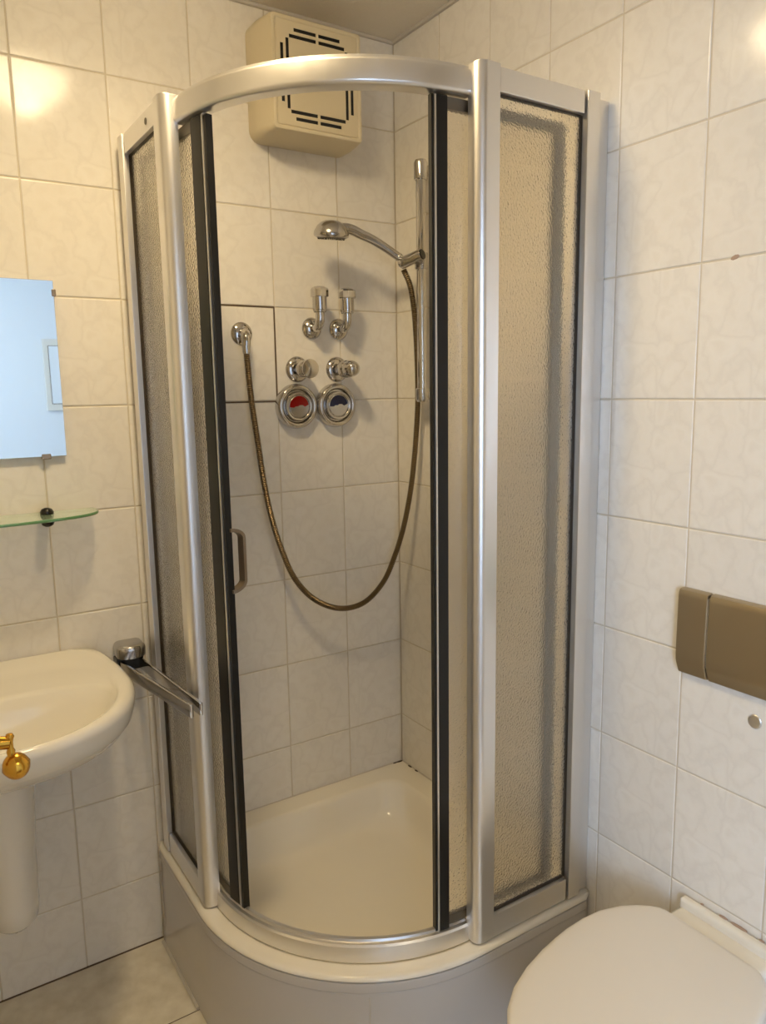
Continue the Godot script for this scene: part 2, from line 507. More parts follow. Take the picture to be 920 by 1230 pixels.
func quadrant(r: float, y: float, n: int, xe: float, ze: float, inner := 0.0) -> PackedVector3Array:   # closed outline: wall corner, right leg, arc, left leg
	var o := PackedVector3Array()
	o.push_back(Vector3(-inner, y, inner))
	for k in range(1, 7): o.push_back(Vector3(-inner, y, lerpf(inner, CZ + r, k / 7.0)))
	for k in 5: o.push_back(Vector3(lerpf(-inner, CX, k / 5.0), y, CZ + r))
	for k in n + 1: o.push_back(arc_pt(r, 90.0 * k / n, y))
	for k in range(1, 6): o.push_back(Vector3(CX - r, y, lerpf(CZ, inner, k / 5.0)))
	for k in range(1, 7): o.push_back(Vector3(lerpf(CX - r, -inner, k / 7.0), y, inner))
	return o

func rounded_quadrant(inset: float, rr: float, y: float) -> PackedVector3Array:    # basin outline with rounded corners at the walls
	var r := 0.425 - inset
	var x0 := -0.07 - inset; var z0 := 0.07 + inset
	var o := PackedVector3Array()
	var add_corner := func(c: Vector2, a0: float, a1: float, n: int, rad: float):
		for k in n + 1:
			var a := deg_to_rad(lerpf(a0, a1, float(k) / n))
			o.push_back(Vector3(c.x + rad * cos(a), y, c.y + rad * sin(a)))
	add_corner.call(Vector2(x0 - rr, z0 + rr), -90.0, 0.0, 10, rr)              # at the room corner
	add_corner.call(Vector2(x0 - rr, CZ + r - rr), 0.0, 90.0, 8, rr)            # right leg end
	add_corner.call(Vector2(CX, CZ), 90.0, 180.0, 24, r)                        # big arc
	add_corner.call(Vector2(CX - r + rr, z0 + rr), 180.0, 270.0, 8, rr)         # left leg end
	return o

func fixed_panel(parent: Node3D, left: bool) -> void:
	# built for the right-hand panel in the plane z = 0.785; the left one is its mirror image over the diagonal
	var xf := Transform3D()
	if left: xf = Transform3D(Basis(Vector3(0, 0, -1), Vector3(0, 1, 0), Vector3(-1, 0, 0)), Vector3.ZERO)
	var y0 := 0.289; var y1 := 2.05
	var s := Soup.new()      # corner post, outside edge rounded
	var rings := []
	for y in [y0, y0 + 0.002, y1 + 0.001, y1 + 0.003]:
		var i: float = 0.0015 if y == y0 or y > y1 + 0.002 else 0.0
		var ring := PackedVector3Array()
		for p in [Vector2(-0.298 - i, 0.752 + i), Vector2(-0.298 - i, 0.786 - i), Vector2(-0.328, 0.787 - i), Vector2(-0.335, 0.785 - i), Vector2(-0.341, 0.780), Vector2(-0.345 + i, 0.773), Vector2(-0.346 + i, 0.765), Vector2(-0.346 + i, 0.752 + i)]:
			ring.push_back(xf * Vector3(p.x, y, p.y))
		rings.append(ring)
	s.loft(rings)
	part("post", s, M.alu, parent, 50)
	s = Soup.new()
	s.box(Vector3(-0.1865, 2.0265, 0.772), Vector3(0.222, 0.043, 0.026), 0.002, 2, xf)
	part("panel_rail", s, M.alu, parent)
	s = Soup.new()
	s.box(Vector3(-0.1865, 0.315, 0.772), Vector3(0.222, 0.052, 0.026), 0.002, 2, xf)
	part("panel_rail", s, M.alu, parent)
	s = Soup.new()
	s.box(Vector3(-0.053, (y0 + y1) * 0.5, 0.772), Vector3(0.036, y1 - y0, 0.034), 0.0025, 2, xf)
	s.box(Vector3(-0.018, (y0 + y1) * 0.5 - 0.004, 0.768), Vector3(0.034, y1 - y0 - 0.008, 0.024), 0.002, 2, xf)
	part("wall_profile", s, M.alu, parent)
	s = Soup.new()           # dark glazing gasket round the pane
	for e in [[-0.2965, 1.172, 0.002, 1.665], [-0.0717, 1.172, 0.0015, 1.665]]:
		s.box(Vector3(e[0], e[1], 0.7695), Vector3(e[2], e[3], 0.012), 0.0008, 1, xf)
	for e in [[-0.1845, 2.0038, 0.222, 0.002], [-0.1845, 0.3422, 0.222, 0.002]]:
		s.box(Vector3(e[0], e[1], 0.7695), Vector3(e[2], e[3], 0.012), 0.0008, 1, xf)
	part("gasket", s, M.rubber_brown, parent)
	s = Soup.new()
	s.box(Vector3(-0.1845, 1.172, 0.768), Vector3(0.226, 1.664, 0.004), 0.0005, 1, xf)
	part("glass_panel", s, M.frosted, parent)

func track(s: Soup, r0: float, r1: float, y0: float, y1: float, a0: float, tail: float, left: bool, n := 16) -> void:
	# a curved sheet or rail from angle a0 (measured from its own end) round to the tangent, then straight behind the fixed panel
	var rings := []
	for k in n + 1:
		var a := lerpf(a0, 0.0, float(k) / n)
		if left: a = 90.0 - a
		rings.append(PackedVector3Array([arc_pt(r0, a, y0), arc_pt(r1, a, y0), arc_pt(r1, a, y1), arc_pt(r0, a, y1)]))
	if tail > 0.0:
		var d := Vector3(tail, 0, 0) if not left else Vector3(0, 0, -tail)
		var last: PackedVector3Array = rings[rings.size() - 1]
		var ring := PackedVector3Array()
		for p in last: ring.push_back(p + d)
		rings.append(ring)
	s.loft(rings)

func shower() -> void:
	# ---- tray
	var t := thing("shower_tray", "cream white quarter-round shower tray with a curved front apron under the enclosure", "shower tray", Vector3(-0.4, 0, 0.4))
	var top := 0.285
	var s := Soup.new()
	var n := 32
	var rings := [quadrant(0.44, 0.18, n, 0, 0, 0.002), quadrant(0.44, 0.272, n, 0, 0, 0.002), quadrant(0.462, 0.2735, n, 0, 0, 0.002), quadrant(0.4645, 0.2755, n, 0, 0, 0.002), quadrant(0.4645, 0.278, n, 0, 0, 0.002), quadrant(0.462, 0.2825, n, 0, 0, 0.002), quadrant(0.457, 0.2845, n, 0, 0, 0.002), quadrant(0.45, top, n, 0, 0, 0.003)]
	# the top: from the outer outline to the rounded basin edge, matched by direction from a centre
	var outer: PackedVector3Array = rings[rings.size() - 1]
	var inner := rounded_quadrant(0.0, 0.07, top)
	var c := Vector3(-0.38, top, 0.38)
	var ray_ring := func(poly: PackedVector3Array, m: int) -> PackedVector3Array:
		var o := PackedVector3Array()
		for k in m:
			var a := TAU * k / m
			var d := Vector2(cos(a), sin(a))
			var best := Vector2.ZERO
			for i in poly.size():
				var p := Vector2(poly[i].x - c.x, poly[i].z - c.z); var q := Vector2(poly[(i + 1) % poly.size()].x - c.x, poly[(i + 1) % poly.size()].z - c.z)
				var hit = Geometry2D.segment_intersects_segment(Vector2.ZERO, d * 3.0, p, q)
				if hit != null and hit.length() > best.length(): best = hit
			o.push_back(Vector3(c.x + best.x, poly[0].y, c.z + best.y))
		return o
	var body := Soup.new()
	var m := 160
	var lay := []
	for st in [[-1, 0, 0.18], [-1, 1, 0.272], [-1, 2, 0.2735], [-1, 3, 0.2755], [-1, 4, 0.278], [-1, 5, 0.2825], [-1, 6, 0.2845], [-1, 7, top]]:
		lay.append(ray_ring.call(rings[st[1]], m))
	for st in [[-0.004, 0.07, 0.2848], [0.003, 0.07, 0.2835], [0.009, 0.07, 0.279], [0.014, 0.07, 0.272], [0.03, 0.075, 0.232], [0.04, 0.08, 0.212], [0.052, 0.09, 0.197], [0.07, 0.1, 0.188], [0.1, 0.1, 0.184]]:
		lay.append(ray_ring.call(rounded_quadrant(st[0], st[1], st[2]), m))
	body.loft(lay)
	part("basin", body, M.acrylic, t, 50)
	# apron below the lip, flared towards the floor, in the shade-darkened copy of the acrylic
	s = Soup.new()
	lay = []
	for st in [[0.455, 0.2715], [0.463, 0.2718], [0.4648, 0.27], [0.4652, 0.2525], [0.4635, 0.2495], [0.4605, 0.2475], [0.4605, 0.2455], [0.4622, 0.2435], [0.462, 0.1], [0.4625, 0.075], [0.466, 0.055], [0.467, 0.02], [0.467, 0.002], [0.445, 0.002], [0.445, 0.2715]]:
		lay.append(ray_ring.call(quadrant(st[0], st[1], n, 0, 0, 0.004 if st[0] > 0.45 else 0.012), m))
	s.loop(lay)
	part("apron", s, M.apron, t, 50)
	s = Soup.new()
	for a in [32.0]:
		var p := arc_pt(0.4612, a, 0.155); 
		s.box(Vector3.ZERO, Vector3(0.004, 0.17, 0.004), 0.0015, 2, Transform3D(Basis(Vector3.UP, -deg_to_rad(a)), p))
	part("apron_seam", s, M.silicone, t)
	s = Soup.new()
	s.tube([Vector3(-0.775, top - 0.002, 0.001), Vector3(-0.004, top - 0.002, 0.001)], [0.004], 8)
	s.tube([Vector3(-0.001, top - 0.002, 0.004), Vector3(-0.001, top - 0.002, 0.76)], [0.004], 8)
	var silp := []
	for k in 12: silp.append(Vector3(CX - 0.469, 0.003, 0.02 + 0.025 * k))
	s.tube(silp, [0.005], 6)
	part("sealant_bead", s, M.silicone, t)
	for e in [[Vector3(-0.012, top + 0.0003, 0.004), 0.022, 0.006], [Vector3(-0.03, top + 0.0003, 0.004), 0.02, 0.004], [Vector3(-0.004, top + 0.0003, 0.05), 0.016, 0.005], [Vector3(-0.004, top + 0.0003, 0.085), 0.012, 0.004]]:
		s = Soup.new()
		s.lathe([Vector2(0, 0.0015), Vector2(e[2] * 0.8, 0.001), Vector2(e[2], 0)], Transform3D(Basis(Vector3(2.2, 0, 0), Vector3(0, 1, 0), Vector3(0, 0, 0.8)) if e[0].z < 0.01 else Basis(Vector3(0.8, 0, 0), Vector3(0, 1, 0), Vector3(0, 0, 2.2)), e[0]), 9)
		part("mould_spot", s, M.mould, t)

	# ---- enclosure
	var e := thing("shower_enclosure", "quarter-round aluminium shower enclosure with frosted panes and two sliding doors pushed open", "shower enclosure", Vector3(-0.4, 0.285, 0.4))
	fixed_panel(e, false)
	fixed_panel(e, true)
	s = Soup.new()
	arc_bar(s, [Vector2(0.392, 1.998), Vector2(0.392, 2.05), Vector2(0.414, 2.05), Vector2(0.4185, 2.048), Vector2(0.419, 2.043), Vector2(0.4245, 2.041), Vector2(0.426, 2.037), Vector2(0.426, 2.006), Vector2(0.423, 2.001), Vector2(0.418, 1.998)], 1.0, 89.0, 48)
	part("curved_rail", s, M.alu, e, 35)
	s = Soup.new()
	arc_bar(s, [Vector2(0.39, 0.288), Vector2(0.39, 0.318), Vector2(0.4, 0.33), Vector2(0.41, 0.331), Vector2(0.412, 0.326), Vector2(0.419, 0.325), Vector2(0.423, 0.321), Vector2(0.425, 0.288)], 1.0, 89.0, 48)
	part("curved_rail", s, M.alu, e, 35)
	s = Soup.new()
	s.lathe([Vector2(0, 0.0012), Vector2(0.006, 0.001), Vector2(0.007, 0)], align(Vector3(-0.7855, 2.026, 0.245), Vector3(-1, 0, 0)), 20)
	part("screw_cap", s, M.alu_dark, e)
	for left in [true, false]:
		# each door: pane (the part) with its rails, edge strips and pull as sub-parts
		var a0 := 16.0 if left else 11.5
		s = Soup.new()
		track(s, 0.404, 0.408, 0.35, 1.975, a0 - 1.0, 0.235, left)
		var door := part("sliding_door", s, M.frosted, e)
		door.set_meta("label", "frosted door pane pushed open")
		s = Soup.new()
		track(s, 0.397, 0.41, 0.333, 0.352, 9.0, 0.235, left)
		part("door_rail", s, M.alu_dark, door)
		s = Soup.new()
		track(s, 0.397, 0.41, 1.973, 1.994, 9.0, 0.235, left)
		part("door_rail", s, M.alu_dark, door)
		s = Soup.new()
		var bar := func(sp: Soup, d0: float, d1: float, r0: float, r1: float, y0: float, y1: float):
			var g0 := 90.0 - d0 if left else d0
			var g1 := 90.0 - d1 if left else d1
			arc_bar(sp, [Vector2(r0, y0), Vector2(r0, y1), Vector2(r1 - 0.003, y1), Vector2(r1, y1 - 0.003), Vector2(r1, y0 + 0.003), Vector2(r1 - 0.003, y0)], g0, g1, 4)
		if left:
			bar.call(s, 8.2, 13.2, 0.398, 0.414, 0.332, 1.996)
			bar.call(s, 14.3, 15.3, 0.396, 0.412, 0.328, 1.994)
			part("seal_strip", s, M.rubber, door)
			s = Soup.new()
			bar.call(s, 13.2, 13.6, 0.4, 0.4125, 0.332, 1.996)
			bar.call(s, 13.9, 14.3, 0.4, 0.4145, 0.332, 1.996)
			part("edge_trim", s, M.alu, door)
			s = Soup.new()
			bar.call(s, 13.6, 13.9, 0.4, 0.4095, 0.332, 1.996)
			part("edge_gap", s, M.rubber_brown, door)
		else:
			bar.call(s, 7.4, 10.6, 0.398, 0.414, 0.324, 1.996)
			bar.call(s, 11.1, 11.8, 0.398, 0.412, 0.324, 1.996)
			part("seal_strip", s, M.rubber, door)
			s = Soup.new()
			bar.call(s, 10.6, 11.1, 0.399, 0.4145, 0.324, 1.996)
			part("edge_trim", s, M.alu, door)
		# far end profile of the door, behind the fixed pane
		s = Soup.new()
		if left: s.box(Vector3(CX - 0.405, 1.16, 0.105), Vector3(0.016, 1.66, 0.03), 0.003)
		else: s.box(Vector3(-0.105, 1.16, CZ + 0.405), Vector3(0.03, 1.66, 0.016), 0.003)
		part("end_profile", s, M.alu_dark, door)
		if left:
			# flat looped pull on the inside of the door
			s = Soup.new()
			var lo := 1.058; var hi := 1.189
			var path := []
			for k in 9:
				var q := deg_to_rad(90.0 * k / 8)
				path.append(Vector2(0.0 + 0.034 * sin(q) * 1.0, lo + 0.02 - 0.02 * cos(q)))
			for k in 9:
				var q := deg_to_rad(90.0 * k / 8)
				path.append(Vector2(0.034 * cos(q), hi - 0.02 + 0.02 * sin(q)))
			var rr := []
			for i in path.size():
				var dir: Vector2 = (path[mini(i + 1, path.size() - 1)] - path[maxi(i - 1, 0)]).normalized()
				var nrm := Vector2(dir.y, -dir.x)
				var ring := PackedVector3Array()
				for w in [[-0.0035, 74.6], [0.0035, 74.6], [0.0035, 77.6], [-0.0035, 77.6]]:
					var p: Vector2 = path[i] + nrm * w[0]
					ring.push_back(arc_pt(0.402 - p.x, w[1] - 0.6, p.y))
				rr.append(ring)
			s.loft(rr)
			part("door_pull", s, M.handle, door)

# ------------------------------------------------------------------ ventilation fan
func fan() -> void:
	var f := thing("ventilation_fan", "cream square ventilation fan box high on the back wall above the shower", "fan", Vector3(-0.305, 2.238, 0))
	var s := Soup.new()
	var cx := -0.305; var cy := 2.238
	var ring := func(hx: float, hy: float, r: float, z: float, dx := 0.0) -> PackedVector3Array:
		var o := PackedVector3Array()
		for q in 4:
			var c := Vector2((hx - r) * (1 if q == 0 or q == 3 else -1), (hy - r) * (1 if q < 2 else -1))
			for k in 7:
				var a := PI * 0.5 * (q + k / 6.0)
				o.push_back(Vector3(cx + dx + c.x + r * cos(a), cy + c.y + r * sin(a), z))
		return o
	s.loft([ring.call(0.142, 0.14, 0.03, 0.001), ring.call(0.142, 0.14, 0.03, 0.03), ring.call(0.14, 0.139, 0.026, 0.05), ring.call(0.128, 0.132, 0.011, 0.103), ring.call(0.1265, 0.131, 0.01, 0.111), ring.call(0.1245, 0.1295, 0.009, 0.1152), ring.call(0.12, 0.125, 0.008, 0.1165), ring.call(0.1165, 0.1215, 0.007, 0.1155), ring.call(0.1145, 0.1195, 0.006, 0.113)])
	part("housing", s, M.fan, f, 45)
	# front grille: a plate with a ring of real slots cut into it
	var slots := []
	var w := 0.0042
	var ri := Vector2(0.083, 0.086); var ro := Vector2(0.098, 0.1015)
	for sg in [-1.0, 1.0]:
		for h in [-1.0, 1.0]:
			slots.append(Rect2(Vector2(0.0035 if h > 0 else -0.0775, sg * ri.y - w), Vector2(0.074, 2 * w)))
			slots.append(Rect2(Vector2(0.0035 if h > 0 else -0.0645, sg * ro.y - w), Vector2(0.061, 2 * w)))
			slots.append(Rect2(Vector2(sg * ri.x - w, 0.0035 if h > 0 else -0.0805), Vector2(2 * w, 0.077)))
			slots.append(Rect2(Vector2(sg * ro.x - w, 0.0035 if h > 0 else -0.0665), Vector2(2 * w, 0.063)))
	var us := [-0.112, 0.112]; var vs := [-0.119, 0.119]
	for r in slots:
		us.append(r.position.x); us.append(r.end.x); vs.append(r.position.y); vs.append(r.end.y)
	var uniq := func(a: Array) -> Array:
		a.sort()
		var o := [a[0]]
		for q in a:
			if q - o[o.size() - 1] > 0.0002: o.append(q)
		return o
	us = uniq.call(us); vs = uniq.call(vs)
	var open := func(i: int, j: int) -> bool:
		if i < 0 or j < 0 or i >= us.size() - 1 or j >= vs.size() - 1: return false
		var m := Vector2((us[i] + us[i + 1]) * 0.5, (vs[j] + vs[j + 1]) * 0.5)
		for r in slots:
			if r.has_point(m): return true
		return false
	s = Soup.new()
	var zf := 0.1145; var zb := 0.106
	for i in us.size() - 1:
		for j in vs.size() - 1:
			if open.call(i, j): continue
			var a := Vector3(cx + us[i], cy + vs[j], zf); var b := Vector3(cx + us[i + 1], cy + vs[j], zf)
			var c := Vector3(cx + us[i + 1], cy + vs[j + 1], zf); var d := Vector3(cx + us[i], cy + vs[j + 1], zf)
			s.quad(a, d, c, b)
			var dz := Vector3(0, 0, zb - zf)
			if open.call(i - 1, j) or i == 0: s.quad(a, a + dz, d + dz, d)
			if open.call(i + 1, j) or i == us.size() - 2: s.quad(c, c + dz, b + dz, b)
			if open.call(i, j - 1) or j == 0: s.quad(b, b + dz, a + dz, a)
			if open.call(i, j + 1) or j == vs.size() - 2: s.quad(d, d + dz, c + dz, c)
	part("grille", s, M.fan, f, 20)
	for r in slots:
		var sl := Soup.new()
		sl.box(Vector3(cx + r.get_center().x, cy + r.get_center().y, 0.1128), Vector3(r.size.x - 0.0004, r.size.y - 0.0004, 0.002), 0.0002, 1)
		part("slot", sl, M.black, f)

# ------------------------------------------------------------------ taps and fittings on the back wall
func fittings() -> void:
	# loose inspection tile with open joints
	var ip := thing("inspection_panel", "single white tile set as an access panel with dark joints beside the hose outlet", "panel", Vector3(-0.494, Y0 + 0.125, 0))
	var o := tile(ip, "tile", 0.1955, 0.2455, Transform3D(Basis.from_euler(Vector3(0.004, 0.006, 0)), Vector3(0, 0, 0.0012)), M.tile0)
	o.name = "panel_tile"
	var g := Soup.new()
	for e in [[0.0985, 0.0, 0.0035, 0.25], [0.0, 0.1245, 0.2, 0.0035], [0.0, -0.1245, 0.2, 0.0035]]:
		g.box(Vector3(-0.494 + e[0], Y0 + 0.125 + e[1], -0.0006), Vector3(e[2], e[3], 0.002), 0.0004, 1)
	part("open_joint", g, M.grout_dark, ip)

	# hose outlet elbow
	var w := thing("hose_outlet", "chrome wall elbow that the shower hose hangs from, on the access tile", "wall elbow", Vector3(-0.492, 1.622, 0))
	var s := Soup.new()
	s.lathe([Vector2(0, 0.014), Vector2(0.014, 0.013), Vector2(0.025, 0.009), Vector2(0.03, 0.003), Vector2(0.03, 0.0015)], align(Vector3(-0.492, 1.622, 0), Vector3(0, 0, 1)))
	part("rosette", s, M.chrome, w)
	s = Soup.new()
	var p := []
	p.append(Vector3(-0.492, 1.622, 0.006))
	for k in 9:
		var a := deg_to_rad(90.0 * k / 8)
		p.append(Vector3(-0.494 - 0.006 * sin(a), 1.622 - 0.024 * (1 - cos(a)), 0.026 + 0.024 * sin(a)))
	p.append(Vector3(-0.502, 1.572, 0.052))
	s.tube(p, [0.0125, 0.0125, 0.0125, 0.0125, 0.0125, 0.0125, 0.0125, 0.0122, 0.012, 0.0115, 0.0105], 20)
	part("elbow", s, M.chrome, w)

	# two upright pipe vents
	for k in 2:
		var bx: float = [-0.284, -0.199][k]
		var v := thing("pipe_vent", ["left chrome upright pipe vent with a knurled cap above the red-marked dial", "right chrome upright pipe vent with a knurled cap above the blue-marked dial"][k], "pipe vent", Vector3(bx, 1.641, 0), "pipe vents above the shower taps")
		s = Soup.new()
		s.lathe([Vector2(0, 0.017), Vector2(0.012, 0.0165), Vector2(0.022, 0.012), Vector2(0.0285, 0.005), Vector2(0.03, 0.001)], align(Vector3(bx, 1.641, 0), Vector3(0, 0, 1)))
		part("rosette", s, M.chrome, v)
		s = Soup.new()
		p = [Vector3(bx, 1.641, 0.006), Vector3(bx - 0.002, 1.641, 0.03)]
		for q in 9:
			var a := deg_to_rad(90.0 * q / 8)
			p.append(Vector3(bx - 0.004, 1.641 + 0.024 * (1 - cos(a)), 0.034 + 0.024 * sin(a)))
		p.append(Vector3(bx - 0.004, 1.69, 0.058))
		s.tube(p, [0.0125], 20)
		part("elbow", s, M.chrome, v)
		s = Soup.new()
		s.lathe([Vector2(0.0, 1.679), Vector2(0.015, 1.679), Vector2(0.0175, 1.681), Vector2(0.0175, 1.684), Vector2(0.0195, 1.6855), Vector2(0.0195, 1.724), Vector2(0, 1.724)], Transform3D(Basis(), Vector3(bx - 0.004, 0, 0.058)))
		part("barrel", s, M.chrome, v)
		s = Soup.new()
		s.lathe([Vector2(0.0, 1.719), Vector2(0.0225, 1.719), Vector2(0.0245, 1.721), Vector2(0.0245, 1.738), Vector2(0.0225, 1.742), Vector2(0.017, 1.7445), Vector2(0.015, 1.746), Vector2(0, 1.747)], Transform3D(Basis(), Vector3(bx - 0.004, 0, 0.058)), 10)
		part("cap", s, M.chrome, v, 25)

	# two valve heads
	for k in 2:
		var bx: float = [-0.332, -0.207][k]
		var v := thing("shower_valve", ["chrome shower valve with a flared knob directly over the red-marked dial", "chrome shower valve with a rounded knob directly over the blue-marked dial"][k], "valve", Vector3(bx, 1.53, 0), "shower valves")
		s = Soup.new()
		s.lathe([Vector2(0, 0.012), Vector2(0.018, 0.012), Vector2(0.027, 0.0105), Vector2(0.033, 0.006), Vector2(0.0355, 0.001)], align(Vector3(bx, 1.53, 0), Vector3(0, 0, 1)))
		part("rosette", s, M.chrome, v)
		var dz := Vector3(0.012 if k == 1 else -0.01, 0.0, 1.0)
		s = Soup.new()
		s.lathe([Vector2(0, 0.004), Vector2(0.013, 0.008), Vector2(0.0115, 0.03), Vector2(0, 0.032)], align(Vector3(bx, 1.53, 0), dz))
		part("stem", s, M.chrome, v)
		s = Soup.new()
		if k == 0:
			s.lathe([Vector2(0, 0.024), Vector2(0.016, 0.025), Vector2(0.021, 0.031), Vector2(0.0235, 0.042), Vector2(0.022, 0.05), Vector2(0.0195, 0.053), Vector2(0.02, 0.056), Vector2(0.0255, 0.078), Vector2(0.0245, 0.0805), Vector2(0.012, 0.0835), Vector2(0, 0.0842)], align(Vector3(bx, 1.53, 0), dz))
		else:
			s.lathe([Vector2(0, 0.026), Vector2(0.017, 0.027), Vector2(0.0225, 0.036), Vector2(0.0245, 0.048), Vector2(0.0235, 0.06), Vector2(0.021, 0.064), Vector2(0.022, 0.067), Vector2(0.022, 0.082), Vector2(0.019, 0.093), Vector2(0.011, 0.1), Vector2(0, 0.102)], align(Vector3(bx, 1.53, 0), dz))
		part("knob", s, M.chrome, v)
		# round dial below, with a coloured mark in its cap
		var dx: float = [-0.3435, -0.2195][k]
		var d := thing("shower_dial", ["large round chrome shower dial with a red mark, touching its blue-marked twin", "large round chrome shower dial with a dark blue mark, touching its red-marked twin"][k], "dial", Vector3(dx, 1.43, 0), "round shower dials")
		var xf := align(Vector3(dx, 1.43, 0), Vector3(0.0, 0, 1))
		s = Soup.new()
		s.lathe([Vector2(0.0, 0.0012), Vector2(0.0605, 0.0012), Vector2(0.062, 0.006), Vector2(0.0615, 0.014), Vector2(0.0585, 0.022), Vector2(0.054, 0.0255), Vector2(0.0495, 0.0255), Vector2(0.0455, 0.022), Vector2(0.0435, 0.0165), Vector2(0.0, 0.0165)], xf, 48)
		part("rim", s, M.chrome, d, 50)
		s = Soup.new()
		s.lathe([Vector2(0.0, 0.016), Vector2(0.0395, 0.016), Vector2(0.041, 0.019), Vector2(0.0405, 0.027), Vector2(0.038, 0.0305), Vector2(0.035, 0.0305), Vector2(0.0325, 0.0285), Vector2(0.0315, 0.026), Vector2(0.0, 0.026)], xf, 48)
		part("ring", s, M.chrome, d, 50)
		s = Soup.new()
		s.lathe([Vector2(0.0, 0.0255), Vector2(0.0305, 0.0255), Vector2(0.0305, 0.0272), Vector2(0.029, 0.0282), Vector2(0.0, 0.0286)], xf, 40)
		part("cap", s, M.chrome_soft, d, 30)
		s = Soup.new()
		var poly := PackedVector2Array()
		for q in 17:
			var a := deg_to_rad(8.0 + 164.0 * q / 16)
			poly.push_back(Vector2(cos(a), sin(a)) * 0.0285)
		for q in [Vector2(-0.0285, -0.002), Vector2(-0.016, -0.003), Vector2(-0.012, 0.0), Vector2(-0.003, 0.0), Vector2(0.0, 0.003), Vector2(0.01, 0.003), Vector2(0.017, -0.001)]:
			poly.push_back(q)
		s.extrude(poly, 0.0278, 0.029, Transform3D(Basis(), Vector3(dx, 1.43, 0)))
		part("colour_mark", s, M.red if k == 0 else M.blue, d)

